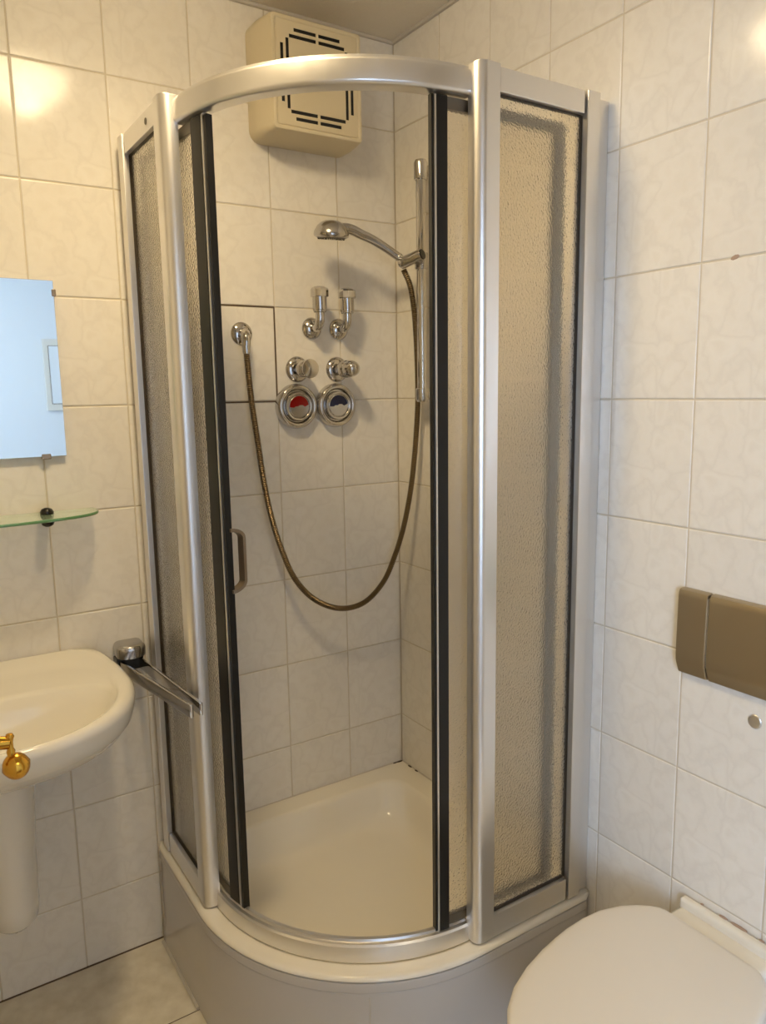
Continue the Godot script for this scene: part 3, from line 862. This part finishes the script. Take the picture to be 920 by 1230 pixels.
# ------------------------------------------------------------------ slide bar, hand shower, hose
func shower_rail() -> void:
	var b := thing("slide_bar", "upright chrome slide bar on the right-hand tiled wall inside the shower", "shower rail", Vector3(0, 1.44, 0.19))
	var s := Soup.new()
	var bx := -0.046; var bz := 0.19
	s.lathe([Vector2(0.0, 1.45), Vector2(0.0135, 1.45), Vector2(0.0135, 2.05), Vector2(0, 2.05)], Transform3D(Basis(), Vector3(bx, 0, bz)), 24)
	part("bar", s, M.chrome, b)
	for y in [2.045, 1.458]:
		s = Soup.new()
		s.lathe([Vector2(0.0, -0.028), Vector2(0.0165, -0.028), Vector2(0.0182, -0.026), Vector2(0.0182, 0.014), Vector2(0.015, 0.022), Vector2(0.0, 0.024)] if y > 2 else [Vector2(0.0, -0.022), Vector2(0.014, -0.021), Vector2(0.0182, -0.014), Vector2(0.0182, 0.014), Vector2(0.0165, 0.016), Vector2(0.0, 0.016)], Transform3D(Basis(), Vector3(bx, y, bz)), 24)
		s.lathe([Vector2(0, 0.0), Vector2(0.015, 0.001), Vector2(0.014, 0.03), Vector2(0.018, 0.042), Vector2(0.0185, 0.0445), Vector2(0, 0.0447)], align(Vector3(bx, y - 0.002, bz), Vector3(1, 0, 0)), 20)
		part("bracket", s, M.chrome, b)
	s = Soup.new()
	s.lathe([Vector2(0.0, -0.022), Vector2(0.0165, -0.022), Vector2(0.0178, -0.02), Vector2(0.0178, 0.018), Vector2(0.0165, 0.02), Vector2(0.0, 0.02)], Transform3D(Basis(), Vector3(bx, 1.812, bz)), 24)
	var a := Vector3(-0.099, 1.803, 0.166); var e := Vector3(-0.075, 1.819, 0.226)
	s.lathe([Vector2(0, 0.0), Vector2(0.011, 0.0), Vector2(0.0145, 0.004), Vector2(0.0155, 0.02), Vector2(0.0155, 0.07), Vector2(0.0145, 0.072), Vector2(0, 0.072)], align(a, e - a), 24)
	var slider := part("slider", s, M.chrome_soft, b)
	s = Soup.new()
	s.lathe([Vector2(0, 0.071), Vector2(0.0135, 0.071), Vector2(0.0135, 0.0735), Vector2(0.0125, 0.0745), Vector2(0, 0.0745)], align(a, e - a), 24)
	part("end_cap", s, M.black, slider)
	# hand shower
	var h := thing("hand_shower", "chrome hand shower with a round spray head resting in the slider of the rail", "hand shower", Vector3(-0.279, 1.875, 0.115))
	var hc := Vector3(-0.279, 1.871, 0.115)
	var dn := Vector3(0.03, -0.985, -0.17).normalized()
	s = Soup.new()
	s.lathe([Vector2(0, 0.008), Vector2(0.041, 0.008), Vector2(0.045, 0.005), Vector2(0.046, 0.0), Vector2(0.045, -0.006), Vector2(0.042, -0.012), Vector2(0.037, -0.021), Vector2(0.028, -0.029), Vector2(0.016, -0.034), Vector2(0, -0.0355)], align(hc, dn), 36)
	part("head", s, M.chrome_soft, h, 55)
	s = Soup.new()
	s.lathe([Vector2(0, 0.0105), Vector2(0.036, 0.0105), Vector2(0.038, 0.008), Vector2(0, 0.0075)], align(hc, dn), 32)
	var face := part("spray_face", s, M.alu_dark, h)
	s = Soup.new()
	var fx := align(hc, dn)
	for r in [[0.034, 22], [0.025, 16], [0.015, 9]]:
		for k in r[1]:
			var q: float = TAU * k / r[1]
			s.lathe([Vector2(0.0012, 0.0), Vector2(0.0012, 0.0028), Vector2(0, 0.003)], Transform3D(fx.basis, fx * Vector3(r[0] * cos(q), 0.0103, r[0] * sin(q))), 5)
	var nz := part("nozzle", s, M.rubber, face)
	nz.set_meta("kind", "stuff")
	s = Soup.new()
	var cv := Curve3D.new()
	cv.add_point(Vector3(-0.262, 1.887, 0.117), Vector3.ZERO, Vector3(0.04, 0.006, 0.006))
	cv.add_point(Vector3(-0.19, 1.873, 0.132), Vector3(-0.03, 0.01, -0.005), Vector3(0.03, -0.01, 0.007))
	cv.add_point(Vector3(-0.101, 1.823, 0.159), Vector3(-0.03, 0.02, -0.008), Vector3.ZERO)
	var path := []; var rad := []
	for k in 25:
		path.append(cv.samplef(2.0 * k / 24.0)); rad.append(lerpf(0.0135, 0.0108, smoothstep(0, 24, k)))
	s.tube(path, rad, 20)
	part("handle", s, M.chrome_soft, h)
	s = Soup.new()
	var d: Vector3 = (path[24] - path[22]).normalized()
	s.tube([path[24] - d * 0.002, path[24], path[24] + d * 0.004, path[24] + d * 0.01, path[24] + d * 0.024], [0.0105, 0.012, 0.012, 0.0105, 0.009], 20)
	part("collar", s, M.chrome, h)
	# hose
	var hs := thing("shower_hose", "long bronze-toned ribbed metal shower hose hanging in a deep loop", "hose", Vector3(-0.5, 1.579, 0.05))
	var pts := [Vector3(-0.502,1.579,0.052),Vector3(-0.497,1.505,0.050),Vector3(-0.491,1.431,0.050),Vector3(-0.480,1.333,0.052),Vector3(-0.469,1.233,0.054),Vector3(-0.452,1.137,0.056),Vector3(-0.427,1.047,0.058),Vector3(-0.392,0.961,0.061),Vector3(-0.335,0.893,0.066),Vector3(-0.258,0.855,0.072),Vector3(-0.182,0.861,0.080),Vector3(-0.121,0.914,0.090),Vector3(-0.085,0.990,0.100),Vector3(-0.060,1.078,0.112),Vector3(-0.044,1.181,0.125),Vector3(-0.037,1.290,0.138),Vector3(-0.034,1.397,0.148),Vector3(-0.034,1.466,0.152),Vector3(-0.04,1.557,0.158),Vector3(-0.047,1.635,0.162),Vector3(-0.056,1.701,0.165),Vector3(-0.068,1.751,0.166),Vector3(-0.086,1.79,0.163)]
	var c := Curve3D.new()
	c.bake_interval = 0.002
	for i in pts.size():
		var tan: Vector3 = (pts[mini(i + 1, pts.size() - 1)] - pts[maxi(i - 1, 0)]) / 6.0
		c.add_point(pts[i], -tan, tan)
	var len := c.get_baked_length()
	path = []; rad = []
	var steps := int(len / 0.0027)
	for k in steps + 1:
		path.append(c.sample_baked(len * k / steps, true))
		rad.append(0.0086 if k % 2 == 0 else 0.0066)
	s = Soup.new()
	s.tube(path, rad, 10)
	part("hose_tube", s, M.hose, hs, 25)
	s = Soup.new()
	s.lathe([Vector2(0, -0.012), Vector2(0.0085, -0.012), Vector2(0.0095, -0.01), Vector2(0.011, 0.01), Vector2(0, 0.012)], Transform3D(Basis(), pts[0]), 16)
	part("hose_nut", s, M.chrome, hs)

# ------------------------------------------------------------------ washbasin corner
func d_ring(cx: float, hw: float, zb: float, zm: float, zf: float, y: float, nb: float, nfr: float, n := 72, ym := 0.0) -> PackedVector3Array:
	var o := PackedVector3Array()
	for i in n:
		var a := TAU * i / n
		var ca := cos(a); var sa := sin(a)
		var e := 2.0 / (nfr if sa > 0 else nb)
		var x := cx + hw * signf(ca) * pow(absf(ca), e)
		var z := zm + ((zf - zm) if sa > 0 else (zm - zb)) * signf(sa) * pow(absf(sa), e)
		var lift := ym * smoothstep(0.1, 0.02, z)
		o.push_back(Vector3(x, y + lift, maxf(z, 0.002)))
	return o

func basin() -> void:
	var cx := -1.16
	var w := thing("washbasin", "cream ceramic washbasin with a rounded front, mounted on the tiled wall below the mirror", "washbasin", Vector3(cx, 0.69, 0))
	var s := Soup.new()
	s.loft([
		d_ring(cx, 0.1, 0.0, 0.12, 0.2, 0.665, 4, 2.1), d_ring(cx, 0.18, 0.0, 0.15, 0.3, 0.69, 4, 2.1), d_ring(cx, 0.225, 0.0, 0.17, 0.38, 0.72, 4, 2.1), d_ring(cx, 0.25, -0.01, 0.19, 0.435, 0.75, 4, 2.1),
		d_ring(cx, 0.262, -0.015, 0.2, 0.463, 0.773, 4, 2.05), d_ring(cx, 0.2675, -0.018, 0.2, 0.476, 0.783, 4, 2.05), d_ring(cx, 0.271, -0.02, 0.2, 0.486, 0.8, 4, 2.05), d_ring(cx, 0.2745, -0.02, 0.2, 0.495, 0.822, 4, 2.05), d_ring(cx, 0.2735, -0.02, 0.2, 0.495, 0.832, 4, 2.05, 72, 0.006), d_ring(cx, 0.269, -0.02, 0.2, 0.492, 0.8395, 4, 2.05, 72, 0.012), d_ring(cx, 0.262, -0.012, 0.2, 0.487, 0.8435, 4, 2.05, 72, 0.016), d_ring(cx, 0.252, 0.004, 0.205, 0.4825, 0.8445, 4, 2.05, 72, 0.016),
		d_ring(cx, 0.238, 0.05, 0.22, 0.4775, 0.843, 4, 2.05, 72, 0.008), d_ring(cx, 0.23, 0.08, 0.24, 0.474, 0.84, 3.4, 2.05), d_ring(cx, 0.225, 0.165, 0.27, 0.47, 0.836, 2.6, 2.05), d_ring(cx, 0.219, 0.178, 0.275, 0.464, 0.826, 2.5, 2.05), d_ring(cx, 0.208, 0.19, 0.28, 0.45, 0.8, 2.4, 2.05), d_ring(cx, 0.185, 0.205, 0.285, 0.42, 0.76, 2.3, 2.05), d_ring(cx, 0.135, 0.23, 0.29, 0.38, 0.731, 2.1, 2.05), d_ring(cx, 0.06, 0.26, 0.3, 0.34, 0.72, 2, 2)])
	part("bowl", s, M.ceramic, w, 60)
	s = Soup.new()
	s.lathe([Vector2(0, 0.003), Vector2(0.02, 0.003), Vector2(0.027, 0.001), Vector2(0.028, 0.0)], Transform3D(Basis(), Vector3(cx, 0.7195, 0.3)), 24)
	part("drain", s, M.chrome, w)
	var pd := thing("basin_pedestal", "white ceramic half pedestal hanging on the wall under the washbasin", "pedestal", Vector3(cx, 0.28, 0))
	s = Soup.new()
	s.loft([d_ring(cx, 0.02, 0.0, 0.06, 0.1, 0.262, 6, 2), d_ring(cx, 0.045, 0.0, 0.08, 0.15, 0.268, 6, 2), d_ring(cx, 0.054, 0.0, 0.09, 0.168, 0.285, 6, 2.1), d_ring(cx, 0.057, 0.0, 0.095, 0.174, 0.32, 6, 2.1), d_ring(cx, 0.06, 0.0, 0.1, 0.18, 0.45, 6, 2.2), d_ring(cx, 0.067, 0.0, 0.1, 0.188, 0.58, 6, 2.2), d_ring(cx, 0.08, 0.0, 0.1, 0.195, 0.65, 6, 2.2), d_ring(cx, 0.09, 0.0, 0.1, 0.198, 0.663, 6, 2.2)])
	part("pedestal_shell", s, M.ceramic, pd, 60)

	# mirror
	var m := thing("mirror", "frameless rectangular wall mirror above the glass shelf at the left", "mirror", Vector3(-1.2, 1.331, 0))
	s = Soup.new()
	s.box(Vector3(-1.2, 1.529, 0.012), Vector3(0.505, 0.396, 0.004), 0.0006, 1)
	part("mirror_glass", s, M.mirror, m)
	s = Soup.new()
	s.box(Vector3(-1.2, 1.529, 0.0055), Vector3(0.47, 0.36, 0.009), 0.001, 1)
	part("backing", s, M.clip, m)
	for q in [[-0.992, 1.331, 0.02, 0.012], [-1.41, 1.331, 0.02, 0.012], [-0.9475, 1.7, 0.009, 0.016]]:
		s = Soup.new()
		s.box(Vector3(q[0], q[1], 0.0095), Vector3(q[2], q[3], 0.016), 0.002)
		part("clip", s, M.clip, m)

	# glass shelf
	var sh := thing("glass_shelf", "clear greenish glass shelf with a rounded end on black clamps under the mirror", "shelf", Vector3(-1.2, 1.2, 0))
	s = Soup.new()
	var poly := PackedVector2Array()
	poly.push_back(Vector2(-1.2 - 0.3, -0.012)); 
	for k in 25:
		var a := PI * k / 24
		poly.push_back(Vector2(-1.2 - 0.305 * signf(cos(a)) * pow(absf(cos(a)), 0.7), -0.012 - 0.115 * pow(sin(a), 0.7) - 0.02))
	poly.push_back(Vector2(-1.2 + 0.3, -0.012))
	s.extrude(poly, 1.196, 1.203, Transform3D(Basis(Vector3.RIGHT, -PI / 2), Vector3.ZERO))
	part("shelf_glass", s, M.glass, sh)
	s = Soup.new()      # the polished green edge
	var rings := []
	for k in 25:
		var a := PI * k / 24
		var q := Vector3(-1.2 - 0.3055 * signf(cos(a)) * pow(absf(cos(a)), 0.7), 1.1995, 0.032 + 0.1155 * pow(sin(a), 0.7))
		var nrm := Vector3(-cos(a) / 0.305, 0, sin(a) / 0.115).normalized() * 0.0012
		rings.append(PackedVector3Array([q - nrm + Vector3(0, 0.0032, 0), q + nrm * 0.4 + Vector3(0, 0.0022, 0), q + nrm * 0.4 - Vector3(0, 0.0022, 0), q - nrm - Vector3(0, 0.0032, 0)]))
	s.loft(rings)
	part("shelf_edge", s, M.glass_edge, sh, 60)
	for x in [-1.008, -1.392]:
		s = Soup.new()
		s.lathe([Vector2(0, 0.0), Vector2(0.012, 0.0), Vector2(0.012, 0.045), Vector2(0, 0.046)], align(Vector3(x, 1.192, 0.0005), Vector3(0, 0, 1)), 20)
		s.lathe([Vector2(0, 1.2035), Vector2(0.0145, 1.2035), Vector2(0.0145, 1.209), Vector2(0.011, 1.215), Vector2(0.005, 1.2175), Vector2(0, 1.218)], Transform3D(Basis(), Vector3(x, 0, 0.055)), 24)
		s.lathe([Vector2(0, 1.174), Vector2(0.006, 1.1745), Vector2(0.012, 1.178), Vector2(0.0145, 1.184), Vector2(0.0145, 1.1955), Vector2(0, 1.1955)], Transform3D(Basis(), Vector3(x, 0, 0.055)), 24)
		part("clamp", s, M.black, sh)

	# towel holder
	var tw := thing("towel_holder", "chrome towel holder with two straight arms between the washbasin and the shower", "towel holder", Vector3(-0.84, 0.82, 0))
	s = Soup.new()
	rings = []
	for e in [[0.824, 0.0], [0.825, 0.002], [0.845, 0.003], [0.852, 0.001], [0.856, -0.003], [0.858, -0.01]]:
		var ring := PackedVector3Array()
		var g: float = e[1]
		for q in [Vector2(-0.87 - g, 0.001), Vector2(-0.872 - g, 0.04 + g), Vector2(-0.867, 0.053 + g), Vector2(-0.86, 0.06 + g), Vector2(-0.84, 0.063 + g), Vector2(-0.826, 0.061 + g), Vector2(-0.814, 0.054 + g), Vector2(-0.808 + g, 0.042 + g), Vector2(-0.807 + g, 0.001)]:
			ring.push_back(Vector3(q.x, e[0], q.y))
		rings.append(ring)
	s.loft(rings)
	part("head", s, M.chrome_soft, tw, 50)
	s = Soup.new()
	s.box(Vector3(-0.843, 0.806, 0.022), Vector3(0.066, 0.034, 0.04), 0.004)
	part("hinge_block", s, M.black, tw)
	for q in [[Vector3(-0.868, 0.803, 0.03), Vector3(-0.812, 0.803, 0.405)], [Vector3(-0.818, 0.803, 0.03), Vector3(-0.791, 0.803, 0.405)]]:
		s = Soup.new()
		var dir: Vector3 = q[1] - q[0]
		s.box(Vector3.ZERO, Vector3(0.009, 0.03, dir.length()), 0.003, 2, Transform3D(Basis(Vector3.UP, atan2(dir.x, dir.z)), (q[0] + q[1]) * 0.5))
		part("arm", s, M.chrome, tw)

	# brass handle at the left edge, on the open door
	var hd := thing("door_handle", "small brass drop handle with a ball end in front of the washbasin rim", "door handle", Vector3(-1.32, 1.16, 1.25))
	var z := 1.22
	var bc := Vector3(-1.2318, 1.154, z)
	s = Soup.new()
	s.tube([Vector3(-1.321, 1.19, z), Vector3(-1.29, 1.188, z), Vector3(-1.25, 1.1795, z), Vector3(-1.236, 1.1765, z)], [0.0075, 0.0065, 0.006, 0.0055], 16)
	s.lathe([Vector2(0, 0), Vector2(0.02, 0.0), Vector2(0.02, 0.003), Vector2(0.012, 0.006), Vector2(0, 0.006)], align(Vector3(-1.3195, 1.19, z), Vector3(1, 0, 0)), 20)
	part("neck", s, M.brass, hd)
	s = Soup.new()
	var lx := -1.2348
	s.lathe([Vector2(0, 0.0095), Vector2(0.0028, 0.0085), Vector2(0.0038, 0.006), Vector2(0.0028, 0.0035), Vector2(0.0024, 0.001), Vector2(0.0024, -0.004), Vector2(0.0036, -0.007), Vector2(0.003, -0.012), Vector2(0, -0.013)], Transform3D(Basis(), Vector3(lx, 1.1755, z)), 16)
	part("link", s, M.brass, hd)
	s = Soup.new()
	var prof := []
	for k in 13:
		var a := PI * k / 12
		prof.append(Vector2(0.0112 * sin(a) + (0.0006 if k == 6 else 0.0), -0.0118 * cos(a)))
	s.lathe(prof, Transform3D(Basis(Vector3.BACK, 0.25), bc), 28)
	part("ball", s, M.brass, hd)

# ------------------------------------------------------------------ toilet side
func lid_ring(scale: float, y: float, inset := 0.0) -> PackedVector3Array:
	var half := [[-0.073, 0.09], [-0.0735, 0.1], [-0.077, 0.109], [-0.089, 0.124], [-0.108, 0.14], [-0.138, 0.157], [-0.184, 0.171], [-0.229, 0.174], [-0.279, 0.171], [-0.32, 0.165], [-0.36, 0.157], [-0.415, 0.141], [-0.464, 0.12], [-0.504, 0.092], [-0.533, 0.06], [-0.546, 0.03]]
	var o := PackedVector3Array()
	var cz := 1.147; var mx := -0.3
	for p in half: o.push_back(Vector3(mx + (p[0] - mx) * scale + (inset if p[0] > mx else -inset) * -1.0, y, cz + p[1] * scale - inset))
	o.push_back(Vector3(mx + (-0.55 - mx) * scale + inset, y, cz))
	for i in range(half.size() - 1, -1, -1):
		var p: Array = half[i]
		o.push_back(Vector3(mx + (p[0] - mx) * scale + (inset if p[0] > mx else -inset) * -1.0, y, cz - p[1] * scale + inset))
	return o

func toilet() -> void:
	var t := thing("toilet", "white wall-hung toilet with its lid closed, below the flush plate", "toilet", Vector3(-0.25, 0.1, 1.147))
	var s := Soup.new()
	s.loft([lid_ring(1.0, 0.41, 0.004), lid_ring(1.0, 0.412, 0.001), lid_ring(1.0, 0.416), lid_ring(1.0, 0.42), lid_ring(1.0, 0.4255, 0.0015), lid_ring(1.0, 0.429, 0.005), lid_ring(0.97, 0.4305, 0.006), lid_ring(0.8, 0.433), lid_ring(0.4, 0.435)])
	part("lid", s, M.lid, t, 60)
	s = Soup.new()
	s.loft([lid_ring(0.99, 0.39, 0.003), lid_ring(0.99, 0.393), lid_ring(0.99, 0.404), lid_ring(0.99, 0.408, 0.003)])
	part("seat", s, M.lid, t, 60)
	s = Soup.new()
	var bw := func(sc: float, y: float, dx: float) -> PackedVector3Array:
		var o := lid_ring(sc, y)
		for i in o.size(): o[i].x = minf(o[i].x + dx, -0.002)
		return o
	s.loft([bw.call(0.45, 0.085, 0.14), bw.call(0.6, 0.09, 0.11), bw.call(0.7, 0.13, 0.09), bw.call(0.82, 0.24, 0.05), bw.call(0.93, 0.34, 0.01), bw.call(0.965, 0.37, 0.0), bw.call(0.965, 0.384, 0.0), bw.call(0.95, 0.389, 0.0)])
	s.box(Vector3(-0.07, 0.24, 1.147), Vector3(0.136, 0.3, 0.2), 0.02, 3)
	part("pan", s, M.ceramic, t, 50)
	s = Soup.new()           # ceramic deck between lid and wall, with a raised lip along the wall
	s.box(Vector3(-0.06, 0.375, 1.147), Vector3(0.116, 0.072, 0.206), 0.012, 4)
	s.box(Vector3(-0.0125, 0.405, 1.147), Vector3(0.021, 0.05, 0.206), 0.007, 3)
	part("deck", s, M.acrylic, t, 50)
	for q in [1.08, 1.214]:
		s = Soup.new()
		s.lathe([Vector2(0, -0.03), Vector2(0.011, -0.03), Vector2(0.011, 0.03), Vector2(0, 0.03)], align(Vector3(-0.082, 0.411, q), Vector3(0, 0, 1)), 16)
		part("hinge", s, M.lid, t)
	for k in 4:
		s = Soup.new()
		s.lathe([Vector2(0, 0.0015), Vector2(0.003 + 0.0012 * (k % 3), 0.001), Vector2(0.004 + 0.0012 * (k % 3), 0)], Transform3D(Basis(Vector3(0.8, 0, 0), Vector3(0, 1, 0), Vector3(0, 0, 1.0 + (k * 7 % 5) * 0.5)), Vector3(-0.004, 0.4295, 1.085 + 0.04 * k + 0.007 * (k % 2))), 7)
		part("lime_crust", s, M.chip, t)

	# flush plate
	var f := thing("flush_plate", "bronze-grey metallic flush plate with two buttons on the wall over the toilet", "flush plate", Vector3(0, 0.99, 1.13))
	var prof := func(z0: float, z1: float) -> Soup:     # cross-section in x (out of the wall) and y, run along z
		var sp := Soup.new()
		var rings := []
		for e in [[z0, 0.0022], [z0 + 0.0012, 0.0006], [z0 + 0.003, 0.0], [z1 - 0.003, 0.0], [z1 - 0.0012, 0.0006], [z1, 0.0022]]:
			var i: float = e[1]
			var ring := PackedVector3Array()
			for q in [Vector2(-0.003, 0.902 + i), Vector2(-0.009 + i, 0.904 + i), Vector2(-0.017 + i, 0.924), Vector2(-0.0195 + i, 0.932), Vector2(-0.0205 + i, 0.945), Vector2(-0.0195 + i, 1.062), Vector2(-0.0185 + i, 1.07 - i), Vector2(-0.0165 + i, 1.0745 - i), Vector2(-0.012, 1.077 - i), Vector2(-0.003, 1.0775 - i)]:
				ring.push_back(Vector3(q.x, q.y, e[0]))
			rings.append(ring)
		sp.loft(rings)
		return sp
	part("small_button", prof.call(1.006, 1.0705), M.flush, f, 30)
	part("large_button", prof.call(1.0735, 1.2555), M.flush, f, 30)
	s = Soup.new()
	s.box(Vector3(-0.0025, 0.99, 1.131), Vector3(0.004, 0.17, 0.246), 0.001)
	s.box(Vector3(-0.0095, 1.0, 1.072), Vector3(0.0175, 0.138, 0.003), 0.001)
	part("base_frame", s, M.chrome, f)
	var sc := thing("wall_plug", "small round chrome cap on the tile just below the flush plate", "cap", Vector3(0, 0.853, 1.168))
	s = Soup.new()
	s.lathe([Vector2(0, 0.003), Vector2(0.0105, 0.003), Vector2(0.0128, 0.002), Vector2(0.0136, 0.0006)], align(Vector3(0, 0.853, 1.168), Vector3(-1, 0, 0)), 28)
	part("cap_disc", s, M.alu, sc)

func lamp_and_rest() -> void:
	# ceiling lamp, just above the picture
	var at := Vector3(-0.855, H_ROOM, 0.69)
	var l := thing("ceiling_lamp", "round frosted glass ceiling lamp glowing warm, in front of the shower", "lamp", at)
	var s := Soup.new()
	s.lathe([Vector2(0, -0.022), Vector2(0.14, -0.022), Vector2(0.148, -0.016), Vector2(0.15, -0.001), Vector2(0, -0.001)], Transform3D(Basis(), at), 40)
	part("lamp_base", s, M.lid, l)
	s = Soup.new()
	s.lathe([Vector2(0, -0.095), Vector2(0.05, -0.091), Vector2(0.09, -0.078), Vector2(0.118, -0.055), Vector2(0.127, -0.03), Vector2(0.127, -0.021), Vector2(0, -0.021)], Transform3D(Basis(), at), 40)
	part("lamp_shade", s, M.lamp, l)
	var o := SpotLight3D.new()
	o.name = "lamp_light"
	o.light_color = Color(1.0, 0.89, 0.69); o.light_energy = 0.84; o.light_size = 0.06; o.spot_angle = 86.0; o.spot_angle_attenuation = 1.0; o.spot_range = 12.0; o.spot_attenuation = 2.0; o.shadow_enabled = true
	o.position = at + Vector3(0, -0.06, 0)
	o.rotation.x = -PI / 2
	add_child(o)
	# added fill lamp, unseen in the hall, lifts the lower walls
	var ha := Vector3(-0.75, H_ROOM, 2.95)
	var hl := thing("added_fill_lamp", "round glowing fill lamp added in the hall beyond the bathroom door to warm the lower walls", "lamp", ha)
	s = Soup.new()
	s.lathe([Vector2(0, -0.09), Vector2(0.07, -0.086), Vector2(0.12, -0.07), Vector2(0.15, -0.04), Vector2(0.155, -0.021), Vector2(0, -0.021)], Transform3D(Basis(), ha), 40)
	part("lamp_shade", s, M.lamp, hl)
	s = Soup.new()
	s.lathe([Vector2(0, -0.022), Vector2(0.17, -0.022), Vector2(0.18, -0.016), Vector2(0.18, -0.001), Vector2(0, -0.001)], Transform3D(Basis(), ha), 40)
	part("lamp_base", s, M.lid, hl)
	var ho := AreaLight3D.new()
	ho.name = "added_fill_light"  # warm fill through the doorway, from the added lamp
	ho.light_color = Color(1.0, 0.88, 0.66); ho.light_energy = 0.12; ho.area_size = Vector2(0.26, 0.26); ho.area_range = 12.0; ho.area_attenuation = 2.0; ho.shadow_enabled = true
	ho.position = ha + Vector3(0, -0.095, 0); ho.rotation.x = -PI / 2
	add_child(ho)
	# framed picture on the far hall wall, seen in the mirror
	var p := thing("framed_picture", "white picture in a thin dark frame on the far hall wall, seen in the mirror", "picture", Vector3(0.1, 1.6, 3.998))
	s = Soup.new()
	s.box(Vector3(0.05, 1.61, 3.988), Vector3(0.74, 0.5, 0.02), 0.003)
	part("frame", s, M.lid, p)
	s = Soup.new()
	s.box(Vector3(0.05, 1.61, 3.98), Vector3(0.674, 0.409, 0.012), 0.002)
	part("inner_frame", s, M.alu_dark, p)
	s = Soup.new()
	s.box(Vector3(0.05, 1.61, 3.976), Vector3(0.665, 0.4, 0.008), 0.001)
	part("sheet", s, M.hall, p)
